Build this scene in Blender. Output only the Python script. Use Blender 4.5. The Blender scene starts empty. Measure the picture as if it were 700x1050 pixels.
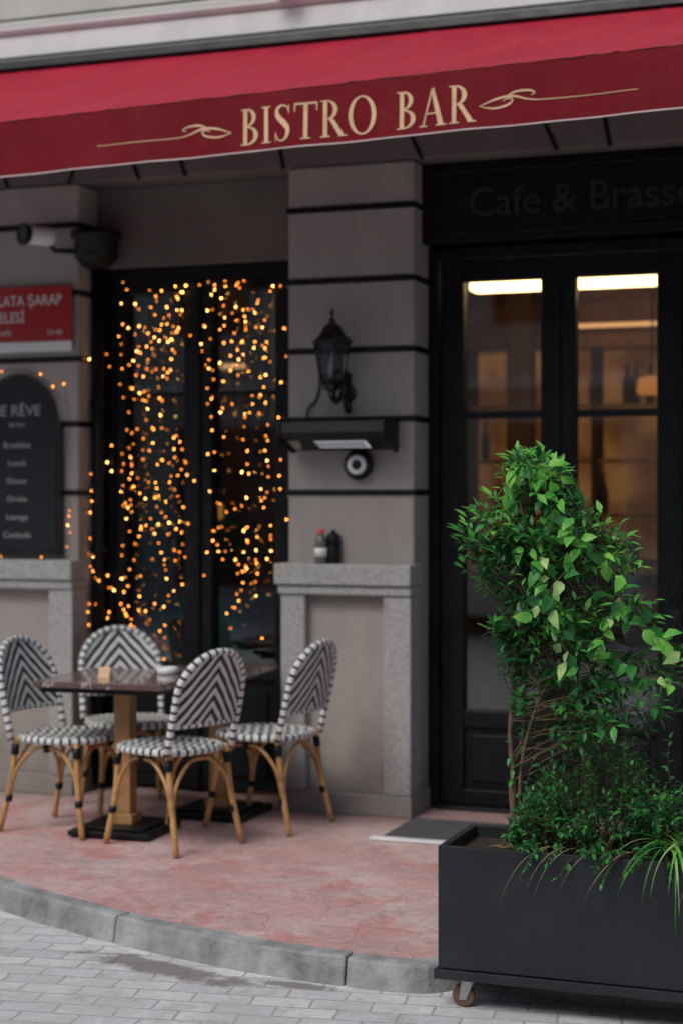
import bpy, bmesh, math, random
from mathutils import Vector, Matrix, noise
random.seed(11)
R=random.random
def U(a,b): return a+(b-a)*random.random()
scene=bpy.context.scene

# ---------------------------------------------------------------- materials
def newmat(name):
    m=bpy.data.materials.new(name); m.use_nodes=True
    nt=m.node_tree; nt.nodes.clear()
    out=nt.nodes.new('ShaderNodeOutputMaterial')
    return m,nt,out
def L(nt,a,b): nt.links.new(a,b)
def math_node(nt,op,a,b=None,c=None):
    n=nt.nodes.new('ShaderNodeMath'); n.operation=op
    for i,x in enumerate((a,b,c)):
        if x is None: continue
        if isinstance(x,(int,float)): n.inputs[i].default_value=x
        else: L(nt,x,n.inputs[i])
    return n.outputs[0]
def mixcol(nt,f,a,b,blend='MIX'):
    n=nt.nodes.new('ShaderNodeMix'); n.data_type='RGBA'; n.blend_type=blend
    for sock,x in ((n.inputs[0],f),(n.inputs[6],a),(n.inputs[7],b)):
        if isinstance(x,(int,float)): sock.default_value=x
        elif isinstance(x,(tuple,list)): sock.default_value=(x[0],x[1],x[2],1)
        else: L(nt,x,sock)
    return n.outputs[2]
def objco(nt):
    return nt.nodes.new('ShaderNodeTexCoord').outputs['Object']
def noise_tex(nt,co,scale,detail=3,rough=.55):
    n=nt.nodes.new('ShaderNodeTexNoise'); n.inputs['Scale'].default_value=scale
    n.inputs['Detail'].default_value=detail; n.inputs['Roughness'].default_value=rough
    L(nt,co,n.inputs['Vector']); return n.outputs['Fac']
def maprange(nt,v,a,b,c,d,smooth=False):
    n=nt.nodes.new('ShaderNodeMapRange')
    if smooth: n.interpolation_type='SMOOTHSTEP'
    L(nt,v,n.inputs[0])
    for i,x in enumerate((a,b,c,d)): n.inputs[1+i].default_value=x
    return n.outputs[0]
def bumpn(nt,h,strength=.3,dist=.01):
    n=nt.nodes.new('ShaderNodeBump'); n.inputs['Strength'].default_value=strength
    n.inputs['Distance'].default_value=dist; L(nt,h,n.inputs['Height']); return n.outputs[0]
def princ(nt,out,col,rough=.6,metal=0,normal=None,coat=0,spec=.5):
    p=nt.nodes.new('ShaderNodeBsdfPrincipled')
    if isinstance(col,(tuple,list)): p.inputs['Base Color'].default_value=(col[0],col[1],col[2],1)
    else: L(nt,col,p.inputs['Base Color'])
    if isinstance(rough,(int,float)): p.inputs['Roughness'].default_value=rough
    else: L(nt,rough,p.inputs['Roughness'])
    p.inputs['Metallic'].default_value=metal
    p.inputs['Coat Weight'].default_value=coat
    p.inputs['Specular IOR Level'].default_value=spec
    if normal is not None: L(nt,normal,p.inputs['Normal'])
    L(nt,p.outputs[0],out.inputs[0]); return p
def M(name,col,rough=.6,metal=0,var=.18,scale=6,bump=0,bscale=60,coat=0,bdist=.004,spec=.5,streak=0,foot=0):
    m,nt,out=newmat(name); co=objco(nt)
    a=noise_tex(nt,co,scale,5,.62)
    v=maprange(nt,a,.3,.7,1-var,1+var)
    if streak:
        mp=nt.nodes.new('ShaderNodeMapping'); mp.inputs['Scale'].default_value=(4.5,4.5,1.3); L(nt,co,mp.inputs['Vector'])
        v=math_node(nt,'MULTIPLY',v,maprange(nt,noise_tex(nt,mp.outputs[0],1.0,5,.7),.35,.7,1+streak*.5,1-streak))
    if foot:   # splash dirt near the pavement
        sx=nt.nodes.new('ShaderNodeSeparateXYZ'); L(nt,co,sx.inputs[0])
        hgt=math_node(nt,'MULTIPLY_ADD',noise_tex(nt,co,7,5,.7),-.5,sx.outputs[2])
        v=math_node(nt,'MULTIPLY',v,maprange(nt,hgt,-.22,.15,1-foot,1,True))
    h=nt.nodes.new('ShaderNodeHueSaturation'); h.inputs['Color'].default_value=(col[0],col[1],col[2],1)
    L(nt,v,h.inputs['Value'])
    nrm=None
    if bump: nrm=bumpn(nt,noise_tex(nt,co,bscale,2),bump,bdist)
    rr=maprange(nt,a,.3,.7,max(.02,rough-.08),min(1,rough+.08))
    princ(nt,out,h.outputs[0],rr,metal,nrm,coat,spec); return m
def emis(name,col,st,sample=True):
    m,nt,out=newmat(name); e=nt.nodes.new('ShaderNodeEmission')
    e.inputs[0].default_value=(col[0],col[1],col[2],1); e.inputs[1].default_value=st
    L(nt,e.outputs[0],out.inputs[0])
    if not sample:
        try: m.cycles.emission_sampling='NONE'
        except Exception: pass
    return m
def glassm(name,tint=(.9,.93,.92),base=.04,rough=.01):
    m,nt,out=newmat(name)
    t=nt.nodes.new('ShaderNodeBsdfTransparent'); t.inputs[0].default_value=(*tint,1)
    g=nt.nodes.new('ShaderNodeBsdfGlossy'); g.inputs[1].default_value=rough; g.inputs[0].default_value=(1,1,1,1)
    f=nt.nodes.new('ShaderNodeFresnel'); f.inputs[0].default_value=1.5
    fac=math_node(nt,'ADD',f.outputs[0],base)
    mx=nt.nodes.new('ShaderNodeMixShader'); L(nt,fac,mx.inputs[0]); L(nt,t.outputs[0],mx.inputs[1]); L(nt,g.outputs[0],mx.inputs[2])
    L(nt,mx.outputs[0],out.inputs[0]); return m

m_wall=M('taupe_stucco',(.350,.316,.288),.85,0,.10,2.2,.35,90,streak=.10,foot=.35)
m_wall_shade=M('taupe_stucco_shaded',(.155,.130,.116),.85,0,.14,2.2,.3,90,streak=.08)  # same stucco as the pillars, shade of recess and lintel put into the colour
m_black=M('black_paint',(.0060,.0070,.0088),.42,0,.3,8,spec=.26)
m_blackm=M('black_metal',(.009,.009,.010),.35,.0,.3,20,spec=.5)
m_upper=M('upper_stucco',(.50,.50,.45),.85,0,.12,1.6,.3,60,streak=.06)
m_trim=M('white_trim',(.70,.70,.67),.7,0,.10,5)
m_stone=M('granite',(.36,.355,.34),.7,0,.24,48,.4,120,foot=.3,streak=.08)
m_int=M('interior_wood_wall',(.42,.20,.075),.5,0,.3,3)
m_intd=M('interior_dark',(.07,.035,.018),.6,0,.3,3)
m_intfloor=M('interior_floor',(.10,.06,.04),.35,0,.2,5)
m_glass=glassm('door_glass',(.85,.85,.83),.03)
m_wglass=glassm('window_glass',(.74,.78,.78),.04)
m_screen=glassm('screen_glass',(.93,.96,.95),.0)
m_warm=emis('ceiling_light',(1,.66,.32),9)
m_warm1=emis('cove_and_fill_light',(1,.50,.20),1.3)
m_warm2=emis('pendant_glow',(1,.36,.09),.5)
def amber_fill():
    m,nt,out=newmat('amber_fill_panel'); co=objco(nt)
    e=nt.nodes.new('ShaderNodeEmission')
    f=maprange(nt,noise_tex(nt,co,1.6,3),.35,.68,0,1,True)
    L(nt,mixcol(nt,f,(.30,.10,.03),(.95,.42,.14)),e.inputs[0]); e.inputs[1].default_value=.27
    L(nt,e.outputs[0],out.inputs[0]); return m
m_back=amber_fill()
m_white=M('white_plastic',(.75,.75,.74),.4,0,.08)
m_red=M('sign_red',(.36,.012,.017),.35,0,.08,4,coat=.3)
m_redcloth=M('red_upholstery',(.30,.02,.02),.6,0,.2,4)
m_teal=M('teal_reflection_box',(.05,.30,.28),.4,0,.2,4)
m_signw=M('sign_white',(.70,.69,.67),.4,0,.06)
m_board=M('chalkboard',(.010,.012,.016),.6,0,.4,5,spec=.3)
m_chalk=M('chalk',(.34,.34,.34),.9,0,.3,60)
m_faint=M('faint_letter',(.018,.022,.030),.5,0,.2)
m_gold=M('gold_print',(.70,.45,.26),.75,0,.16,12)
m_hem=M('hem_tape',(.60,.45,.44),.8)
m_bamboo=M('bamboo',(.47,.26,.10),.42,0,.35,18,.2,60)
m_wood=M('table_wood',(.40,.22,.09),.5,0,.3,14,.2,40)
m_steel=M('steel',(.45,.45,.45),.35,.9,.1)
m_planter=M('planter_anthracite',(.016,.018,.022),.5,0,.32,3.2,.12,160,spec=.4,streak=.3)
m_soil=M('soil',(.035,.025,.018),.95,0,.4,30,1,60,bdist=.02)
m_caster=M('caster_wheel',(.16,.085,.05),.5,0,.3,30)
m_mat=M('mat_fibre',(.075,.075,.078),.95,0,.3,50,.8,250)
m_orange=M('red_cap',(.70,.08,.03),.4)
m_bottle=M('bottle_grey',(.10,.11,.11),.25,0,.2)

def chevron(name,mode):
    m,nt,out=newmat(name)
    uv=nt.nodes.new('ShaderNodeUVMap'); sp=nt.nodes.new('ShaderNodeSeparateXYZ'); L(nt,uv.outputs[0],sp.inputs[0])
    u,v=sp.outputs[0],sp.outputs[1]
    if mode=='back':
        z=math_node(nt,'ABSOLUTE',u); c=math_node(nt,'MULTIPLY_ADD',z,1.15,v); per=.062
    elif mode=='seat':
        z=math_node(nt,'PINGPONG',u,.045); c=math_node(nt,'MULTIPLY_ADD',z,1.0,v); per=.050
    else:
        c=v; per=.040
    stp=math_node(nt,'SNAP',u,.0055); jit=math_node(nt,'MULTIPLY',math_node(nt,'SINE',math_node(nt,'MULTIPLY',stp,7919.0)),.0022)
    c=math_node(nt,'ADD',c,jit)
    k=math_node(nt,'FRACT',math_node(nt,'DIVIDE',c,per))
    st=maprange(nt,k,.48 if mode!='wrap' else .30,.52 if mode!='wrap' else .36,0,1)
    weave=math_node(nt,'MULTIPLY',math_node(nt,'SINE',math_node(nt,'MULTIPLY',u,900)),math_node(nt,'SINE',math_node(nt,'MULTIPLY',v,900)))
    ns=noise_tex(nt,objco(nt),40)
    cream=mixcol(nt,ns,(.70,.71,.68),(.86,.87,.84))
    col=mixcol(nt,st,(.008,.020,.021),cream)
    princ(nt,out,col,.45,0,bumpn(nt,weave,.5,.002)); return m
m_cback=chevron('weave_back','back'); m_cseat=chevron('weave_seat','seat'); m_cwrap=chevron('weave_wrap','wrap')

def marble():
    m,nt,out=newmat('table_marble'); co=objco(nt)
    n1=noise_tex(nt,co,5,8,.65)
    v=math_node(nt,'ABSOLUTE',math_node(nt,'SUBTRACT',n1,.5))
    vein=maprange(nt,v,0,.02,1,0)
    base=mixcol(nt,noise_tex(nt,co,14),(.07,.035,.035),(.16,.09,.085))
    col=mixcol(nt,vein,base,(.5,.44,.42)); princ(nt,out,col,.15,0,None,.4); return m
m_marble=marble()

def terrace_mat():
    m,nt,out=newmat('stamped_pink_concrete'); co=objco(nt)
    nn=nt.nodes.new('ShaderNodeTexNoise'); nn.inputs['Scale'].default_value=5; nn.inputs['Detail'].default_value=5; L(nt,co,nn.inputs['Vector'])
    mv=nt.nodes.new('ShaderNodeVectorMath'); mv.operation='MULTIPLY_ADD'; L(nt,nn.outputs['Color'],mv.inputs[0]); mv.inputs[1].default_value=(.24,.24,.0); L(nt,co,mv.inputs[2])
    v=nt.nodes.new('ShaderNodeTexVoronoi'); v.feature='DISTANCE_TO_EDGE'; v.inputs['Scale'].default_value=6.0; L(nt,mv.outputs[0],v.inputs['Vector'])
    v2=nt.nodes.new('ShaderNodeTexVoronoi'); v2.inputs['Scale'].default_value=6.0; L(nt,mv.outputs[0],v2.inputs['Vector'])
    line=maprange(nt,v.outputs['Distance'],.004,.05,1,0,True)
    big=maprange(nt,noise_tex(nt,co,1.3,6,.65),.36,.60,0,1,True)
    fine=noise_tex(nt,co,24,6,.7)
    c1=mixcol(nt,big,(.58,.34,.32),(.62,.48,.455))
    dirt=maprange(nt,noise_tex(nt,co,2.4,8,.75),.48,.62,0,.8,True)
    c2=mixcol(nt,dirt,c1,(.55,.22,.20))
    grime=maprange(nt,noise_tex(nt,co,4.4,8,.8),.47,.65,0,.65,True)
    c2=mixcol(nt,grime,c2,(.40,.32,.305))
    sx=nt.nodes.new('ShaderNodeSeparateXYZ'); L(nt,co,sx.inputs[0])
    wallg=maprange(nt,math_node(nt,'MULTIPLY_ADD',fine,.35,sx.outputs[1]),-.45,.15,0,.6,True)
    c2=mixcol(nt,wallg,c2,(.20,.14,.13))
    bw=nt.nodes.new('ShaderNodeRGBToBW'); L(nt,v2.outputs['Color'],bw.inputs[0])
    h=nt.nodes.new('ShaderNodeHueSaturation'); L(nt,c2,h.inputs['Color'])
    vv=math_node(nt,'MULTIPLY_ADD',bw.outputs[0],.14,.88); vv=math_node(nt,'MULTIPLY',vv,maprange(nt,fine,.3,.7,.80,1.12)); L(nt,vv,h.inputs['Value'])
    lw=math_node(nt,'MULTIPLY',line,maprange(nt,noise_tex(nt,co,2.0,3),.4,.6,.0,.30))
    col=mixcol(nt,lw,h.outputs[0],(.32,.20,.19))
    hh=math_node(nt,'MULTIPLY_ADD',fine,.4,math_node(nt,'MULTIPLY',math_node(nt,'SUBTRACT',1.0,line),.6))
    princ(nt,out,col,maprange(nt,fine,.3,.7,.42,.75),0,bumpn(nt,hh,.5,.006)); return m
m_terrace=terrace_mat()

def street_mat():
    m,nt,out=newmat('grey_block_paving'); co=objco(nt)
    mp=nt.nodes.new('ShaderNodeMapping'); mp.inputs['Rotation'].default_value=(0,0,math.radians(-9)); L(nt,co,mp.inputs['Vector'])
    nn=nt.nodes.new('ShaderNodeTexNoise'); nn.inputs['Scale'].default_value=9; L(nt,mp.outputs[0],nn.inputs['Vector'])
    mv=nt.nodes.new('ShaderNodeVectorMath'); mv.operation='MULTIPLY_ADD'; L(nt,nn.outputs['Color'],mv.inputs[0]); mv.inputs[1].default_value=(.022,.022,0); L(nt,mp.outputs[0],mv.inputs[2])
    b=nt.nodes.new('ShaderNodeTexBrick'); L(nt,mv.outputs[0],b.inputs['Vector'])
    b.inputs['Scale'].default_value=1; b.inputs['Brick Width'].default_value=.205; b.inputs['Row Height'].default_value=.105
    b.inputs['Mortar Size'].default_value=.006; b.inputs['Mortar Smooth'].default_value=.5; b.inputs['Bias'].default_value=0
    b.inputs['Color1'].default_value=(.48,.49,.50,1); b.inputs['Color2'].default_value=(.62,.62,.61,1); b.inputs['Mortar'].default_value=(.34,.34,.33,1)
    fine=noise_tex(nt,co,45,5)
    st=maprange(nt,noise_tex(nt,co,1.9,7,.72),.46,.64,0,.65,True)
    st2=maprange(nt,noise_tex(nt,co,6.5,7,.75),.52,.66,0,.55,True)
    h=nt.nodes.new('ShaderNodeHueSaturation'); L(nt,b.outputs['Color'],h.inputs['Color']); L(nt,maprange(nt,fine,.3,.7,.86,1.1),h.inputs['Value'])
    col=mixcol(nt,st,h.outputs[0],(.42,.42,.41)); col=mixcol(nt,st2,col,(.32,.315,.30))
    sx=nt.nodes.new('ShaderNodeSeparateXYZ'); L(nt,co,sx.inputs[0])
    wet=None
    for cx,cy,k,rx,ry in ((-.10,2.66,.26,.40,.09),(.42,2.66,.02,.16,.035)):
        dx=math_node(nt,'DIVIDE',math_node(nt,'SUBTRACT',sx.outputs[0],cx),rx)
        dyl=math_node(nt,'MULTIPLY_ADD',sx.outputs[0],k,sx.outputs[1])
        dy=math_node(nt,'DIVIDE',math_node(nt,'ADD',dyl,cy),ry)
        rr=math_node(nt,'ADD',math_node(nt,'MULTIPLY',dx,dx),math_node(nt,'MULTIPLY',dy,dy))
        rr=math_node(nt,'MULTIPLY_ADD',noise_tex(nt,co,8,6,.65),4.6,rr)
        w_=maprange(nt,rr,2.6,3.5,1,0,True)
        wet=w_ if wet is None else math_node(nt,'MAXIMUM',wet,w_)
    col=mixcol(nt,math_node(nt,'MULTIPLY',wet,.78),col,(.15,.12,.105))
    hh=math_node(nt,'MULTIPLY_ADD',fine,.2,math_node(nt,'SUBTRACT',1.0,b.outputs['Fac']))
    princ(nt,out,col,maprange(nt,wet,0,1,.7,.40),0,bumpn(nt,hh,.5,.005)); return m
m_street=street_mat()
m_kerb=M('kerb_stone',(.27,.275,.27),.75,0,.45,7,.6,50,bdist=.008)

def fabric(name,ca,cb,st):
    m,nt,out=newmat(name); co=objco(nt)
    a=noise_tex(nt,co,2.2,6,.65)
    col=mixcol(nt,maprange(nt,a,.35,.7,0,1),ca,cb)
    mp=nt.nodes.new('ShaderNodeMapping'); mp.inputs['Scale'].default_value=(14,1.2,1.6); L(nt,co,mp.inputs['Vector'])
    s=maprange(nt,noise_tex(nt,mp.outputs[0],1,4),.52,.72,0,st)
    col=mixcol(nt,s,col,(.20,.02,.03))
    princ(nt,out,col,.7,0,bumpn(nt,noise_tex(nt,co,7,4),.4,.02),0,.2); return m
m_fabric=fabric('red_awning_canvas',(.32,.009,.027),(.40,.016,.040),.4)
m_canvas_shade=fabric('red_canvas_shaded',(.145,.0022,.0065),(.180,.0038,.010),.2)  # same canvas as the canopy, with the valance's shade darkened into the colour

def leafm(name,col,trans=.3):
    m,nt,out=newmat(name); co=objco(nt)
    h=nt.nodes.new('ShaderNodeHueSaturation'); h.inputs['Color'].default_value=(*col,1)
    a=noise_tex(nt,co,14,1)
    L(nt,maprange(nt,a,.3,.7,.65,1.35),h.inputs['Value']); L(nt,maprange(nt,a,.3,.7,.515,.48),h.inputs['Hue'])
    p=nt.nodes.new('ShaderNodeBsdfPrincipled'); L(nt,h.outputs[0],p.inputs['Base Color']); p.inputs['Roughness'].default_value=.42; p.inputs['Specular IOR Level'].default_value=.4
    t=nt.nodes.new('ShaderNodeBsdfTranslucent'); L(nt,h.outputs[0],t.inputs[0])
    mx=nt.nodes.new('ShaderNodeMixShader'); mx.inputs[0].default_value=trans
    L(nt,p.outputs[0],mx.inputs[1]); L(nt,t.outputs[0],mx.inputs[2]); L(nt,mx.outputs[0],out.inputs[0]); return m
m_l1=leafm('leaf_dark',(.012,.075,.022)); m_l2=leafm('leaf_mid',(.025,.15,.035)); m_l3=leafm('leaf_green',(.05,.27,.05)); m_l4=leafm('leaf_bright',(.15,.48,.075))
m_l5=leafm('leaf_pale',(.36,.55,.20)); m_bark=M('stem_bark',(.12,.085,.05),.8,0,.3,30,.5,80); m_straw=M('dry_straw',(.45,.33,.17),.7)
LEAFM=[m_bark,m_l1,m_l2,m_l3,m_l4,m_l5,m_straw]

# ---------------------------------------------------------------- mesh builder
class MB:
    def __init__(s): s.v=[];s.f=[];s.m=[];s.uv=[];s.sm=[]
    def add(s,vs,fs,mat=0,uvs=None,smooth=False):
        b=len(s.v); s.v+= [tuple(v) for v in vs]
        s.uv+= list(uvs) if uvs else [(0,0)]*len(vs)
        for f in fs:
            s.f.append([b+i for i in f]); s.m.append(mat); s.sm.append(smooth)
    def box(s,x0,x1,y0,y1,z0,z1,mat=0):
        vs=[(x,y,z) for x in (x0,x1) for y in (y0,y1) for z in (z0,z1)]
        s.add(vs,[(0,1,3,2),(4,6,7,5),(0,4,5,1),(2,3,7,6),(0,2,6,4),(1,5,7,3)],mat)
    def tube(s,pts,r,n=8,mat=0,caps=True):
        pts=[Vector(p) for p in pts]; N=len(pts)
        if not isinstance(r,(list,tuple)): r=[r]*N
        vs=[];uv=[];prev=None;dist=0
        for i,p in enumerate(pts):
            t=(pts[min(i+1,N-1)]-pts[max(i-1,0)])
            if t.length<1e-9: t=Vector((0,0,1))
            t.normalize()
            if prev is None:
                a=Vector((0,0,1)) if abs(t.z)<.9 else Vector((1,0,0))
                nrm=t.cross(a).normalized()
            else:
                nrm=(prev-t*prev.dot(t))
                nrm=nrm.normalized() if nrm.length>1e-6 else t.orthogonal().normalized()
            prev=nrm; bn=t.cross(nrm)
            if i: dist+=(pts[i]-pts[i-1]).length
            for k in range(n):
                a=2*math.pi*k/n
                vs.append(p+(nrm*math.cos(a)+bn*math.sin(a))*r[i]); uv.append((k/n*.06,dist))
        fs=[]
        for i in range(N-1):
            for k in range(n):
                k2=(k+1)%n; fs.append((i*n+k,i*n+k2,(i+1)*n+k2,(i+1)*n+k))
        if caps: fs.append(tuple(reversed(range(n)))); fs.append(tuple((N-1)*n+k for k in range(n)))
        s.add(vs,fs,mat,uv,True)
    def lathe(s,prof,c,n=24,mat=0,smooth=True,axis='z',rot=0):
        vs=[];fs=[]
        for (r,z) in prof:
            for k in range(n):
                a=2*math.pi*k/n+rot
                q=(r*math.cos(a),r*math.sin(a),z) if axis=='z' else ((r*math.cos(a),-z,r*math.sin(a)) if axis=='y' else (z,r*math.cos(a),r*math.sin(a)))
                vs.append((c[0]+q[0],c[1]+q[1],c[2]+q[2]))
        for i in range(len(prof)-1):
            for k in range(n):
                k2=(k+1)%n; fs.append((i*n+k,i*n+k2,(i+1)*n+k2,(i+1)*n+k))
        fs.append(tuple(reversed(range(n)))); fs.append(tuple((len(prof)-1)*n+k for k in range(n)))
        s.add(vs,fs,mat,None,smooth)
    def prism_x(s,x0,x1,prof,mat=0):
        n=len(prof); vs=[(x0,y,z) for y,z in prof]+[(x1,y,z) for y,z in prof]
        fs=[(k,(k+1)%n,n+(k+1)%n,n+k) for k in range(n)]+[tuple(reversed(range(n))),tuple(range(n,2*n))]
        s.add(vs,fs,mat)
def OBJ(mb,name,mats,loc=(0,0,0),rz=0,parent=None,bevel=0,recalc=True):
    me=bpy.data.meshes.new(name); me.from_pydata(mb.v,[],mb.f)
    for m in mats: me.materials.append(m)
    me.polygons.foreach_set('material_index',mb.m); me.polygons.foreach_set('use_smooth',mb.sm)
    ul=me.uv_layers.new(name='UVMap'); flat=[]
    for f in mb.f:
        for i in f: flat+=[mb.uv[i][0],mb.uv[i][1]]
    ul.data.foreach_set('uv',flat)
    me.update()
    if recalc:
        bm=bmesh.new(); bm.from_mesh(me); bmesh.ops.recalc_face_normals(bm,faces=bm.faces); bm.to_mesh(me); bm.free()
    o=bpy.data.objects.new(name,me); scene.collection.objects.link(o)
    o.location=loc; o.rotation_euler=(0,0,rz)
    if parent: o.parent=parent
    if bevel:
        b=o.modifiers.new('bevel','BEVEL'); b.width=bevel; b.segments=2; b.limit_method='ANGLE'; b.angle_limit=math.radians(40)
    return o
def EMPTY(name,loc=(0,0,0)):
    e=bpy.data.objects.new(name,None); e.location=loc; e.empty_display_size=.2; scene.collection.objects.link(e); return e
def catmull(pts,n=8):
    P=[Vector(p) for p in pts]; P=[P[0]*2-P[1]]+P+[P[-1]*2-P[-2]]; out=[]
    for i in range(1,len(P)-2):
        a,b,c,d=P[i-1:i+3]
        for k in range(n):
            t=k/n
            out.append(.5*((2*b)+(c-a)*t+(2*a-5*b+4*c-d)*t*t+(3*b-a-3*c+d)*t**3))
    out.append(P[-2]); return out
def TEXT(body,name,size,loc,mat,parent,align='LEFT',extr=.001,xs=1):
    c=bpy.data.curves.new(name,'FONT'); c.body=body; c.size=size; c.extrude=extr; c.align_x=align
    c.materials.append(mat); o=bpy.data.objects.new(name,c); scene.collection.objects.link(o)
    o.rotation_euler=(math.pi/2,0,0); o.location=loc; o.scale=(xs,1,1)
    if parent: o.parent=parent
    return o

# ---------------------------------------------------------------- ground
mb=MB(); S=90
mb.add([(-S,-S,-.1),(S,-S,-.1),(S,S,-.1),(-S,S,-.1)],[(0,1,2,3)])
OBJ(mb,'street',[m_street],recalc=False)

kp=catmull([(-9,-.3,0),(-5,-.45,0),(-3.6,-.75,0),(-2.6,-1.2,0),(-1.85,-1.66,0),(-1.213,-2.02,0),(-.471,-2.36,0),(.136,-2.545,0),(.524,-2.605,0),(.86,-2.60,0),(1.03,-2.40,0),(1.3,-2.27,0),(2,-2.25,0),(4,-2.25,0),(9,-2.25,0)],14)
rs=[kp[0]];acc=0;step=.05
for i in range(1,len(kp)):
    seg=kp[i]-kp[i-1]; l=seg.length; t=step-acc
    while t<=l: rs.append(kp[i-1]+seg*(t/l)); t+=step
    acc=(acc+l)%step
kp=rs
def nrm2(i):
    t=(kp[min(i+1,len(kp)-1)]-kp[max(i-1,0)]).normalized(); return Vector((-t.y,t.x,0))
mb=MB(); i=0
while i<len(kp)-2:
    j=min(i+int(U(17,24)),len(kp)-1); dz=U(-.004,.003); vs=[];fs=[]
    n=j-i+1
    for k in range(i,j+1):
        p=kp[k]; q=p+nrm2(k)*.08; t=(kp[min(k+1,len(kp)-1)]-kp[max(k-1,0)]).normalized()
        e=t*.003 if k==i else (-t*.003 if k==j else t*0)
        wob=noise.noise(Vector((p.x*3,p.y*3,5)))*.010+noise.noise(Vector((p.x*13,p.y*13,5)))*.006; wz=noise.noise(Vector((p.x*4,p.y*4,9)))*.008
        o_=nrm2(k)*(-.014+wob)
        for w,z in ((p+o_,-.1),(p-o_*.2,.0+dz+wz),(q,.003+dz),(q,-.1)): vs.append((w.x+e.x,w.y+e.y,z))
    for k in range(n-1):
        a=k*4;b=a+4
        fs+=[(a,b,b+1,a+1),(a+1,b+1,b+2,a+2),(a+2,b+2,b+3,a+3)]
    fs+=[(0,1,2,3),((n-1)*4+3,(n-1)*4+2,(n-1)*4+1,(n-1)*4)]
    mb.add(vs,fs); i=j
OBJ(mb,'kerb',[m_kerb],bevel=.009)
mb=MB(); vs=[];fs=[]
for k in range(len(kp)):
    q=kp[k]+nrm2(k)*.065; vs+=[(q.x,q.y,-.004),(q.x,.42,-.002),(q.x,q.y,-.1)]
for k in range(len(kp)-1):
    a=3*k;b=a+3; fs+=[(a,b,b+1,a+1),(a+2,b+2,b,a)]
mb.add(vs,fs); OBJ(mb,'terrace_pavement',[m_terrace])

# ---------------------------------------------------------------- building
B=EMPTY('bistro_building')
pill=[(-5.5,-4.82),(-2.58,-1.90),(-.68,0.0),(1.52,2.20),(4.46,5.14)]
bands=[3.077,2.709,2.351,1.998,1.625]
mw=MB(); mbnd=MB(); mst=MB(); mpan=MB()
for x0,x1 in pill:
    mw.box(x0,x1,0,.42,0,3.30)
    for z in bands:
        mbnd.box(x0-.008,x1+.008,-.010,.262,z-.015,z+.015)
        mpan.box(x0-.004,x1+.004,-.005,.259,z-.024,z-.0155)
    mst.box(x0-.035,x1+.016,-.115,.10,1.155,1.262); mst.box(x0-.02,x1+.012,-.098,.09,1.105,1.154)
    mst.box(x0-.008,x0+.125,-.085,-.002,.104,1.104); mst.box(x1-.135,x1+.009,-.086,.085,.104,1.104)
    mpan.box(x0+.126,x1-.136,-.03,-.001,.104,1.104)
    mpan.box(x0-.015,x1+.014,-.094,.26,0,.103)
OBJ(mw,'pillars',[m_wall],parent=B,bevel=.012)
OBJ(mbnd,'pillar_bands',[m_black],parent=B,bevel=.004)
OBJ(mst,'stone_ledges',[m_stone],parent=B,bevel=.008)
OBJ(mpan,'pillar_panels',[m_wall],parent=B,bevel=.003)
mb=MB()
mb.box(-9,8,.012,.42,3.304,3.95)
OBJ(mb,'lintel',[m_wall_shade],parent=B,bevel=.01)
mb=MB()
for x,l in ((-3.1,.1),(-2.35,.1),(-1.98,-.1),(-1.55,.09),(-1.28,.07),(-.72,.04),(.03,.1),(.72,.1),(.98,.04),(1.5,.1)):
    zt=3.52; mb.add([(x,.008,3.30),(x+.022,.008,3.30),(x+.022-l,.008,zt),(x-l,.008,zt)],[(0,1,2,3)])
OBJ(mb,'lintel_joints',[m_black],parent=B)
mb=MB()
mb.box(-1.90,-.68,.21,.42,2.86,3.303); mb.box(0,1.52,.34,.44,2.88,3.303)
mb.box(-4.82,-2.58,.21,.42,0,3.303); mb.box(2.20,4.46,.21,.42,0,3.303); mb.box(-9,-5.5,.21,.42,0,3.303); mb.box(5.14,8,.21,.42,0,3.303)
OBJ(mb,'recess_walls',[m_wall_shade],parent=B,bevel=.008)
mb=MB(); mb.box(-9,8,-.02,.42,3.952,10); OBJ(mb,'upper_wall',[m_upper],parent=B)
mb=MB()
mb.prism_x(-9,8,[(-.021,4.12),(-.045,4.13),(-.06,4.15),(-.06,4.175),(-.021,4.185)])
mb.box(-9,8,-.034,-.021,4.01,4.118)
OBJ(mb,'cornice',[m_trim],parent=B)
mb=MB(); mb.box(-.72,-.60,-.15,-.02,4.19,4.27,0); mb.tube([(-9,-.075,4.195),(-.7,-.075,4.20),(-.2,-.075,4.25),(8,-.075,4.27)],.007,6,1)
OBJ(mb,'junction_box_and_cable',[m_trim,m_black],parent=B,bevel=.005)
mb=MB()
for x in (-7,-4,-1.2,1.6,4.4):
    mb.box(x,x+1.0,-.03,-.0205,5.6,7.4)
OBJ(mb,'upper_windows',[m_wglass],parent=B)
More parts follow.
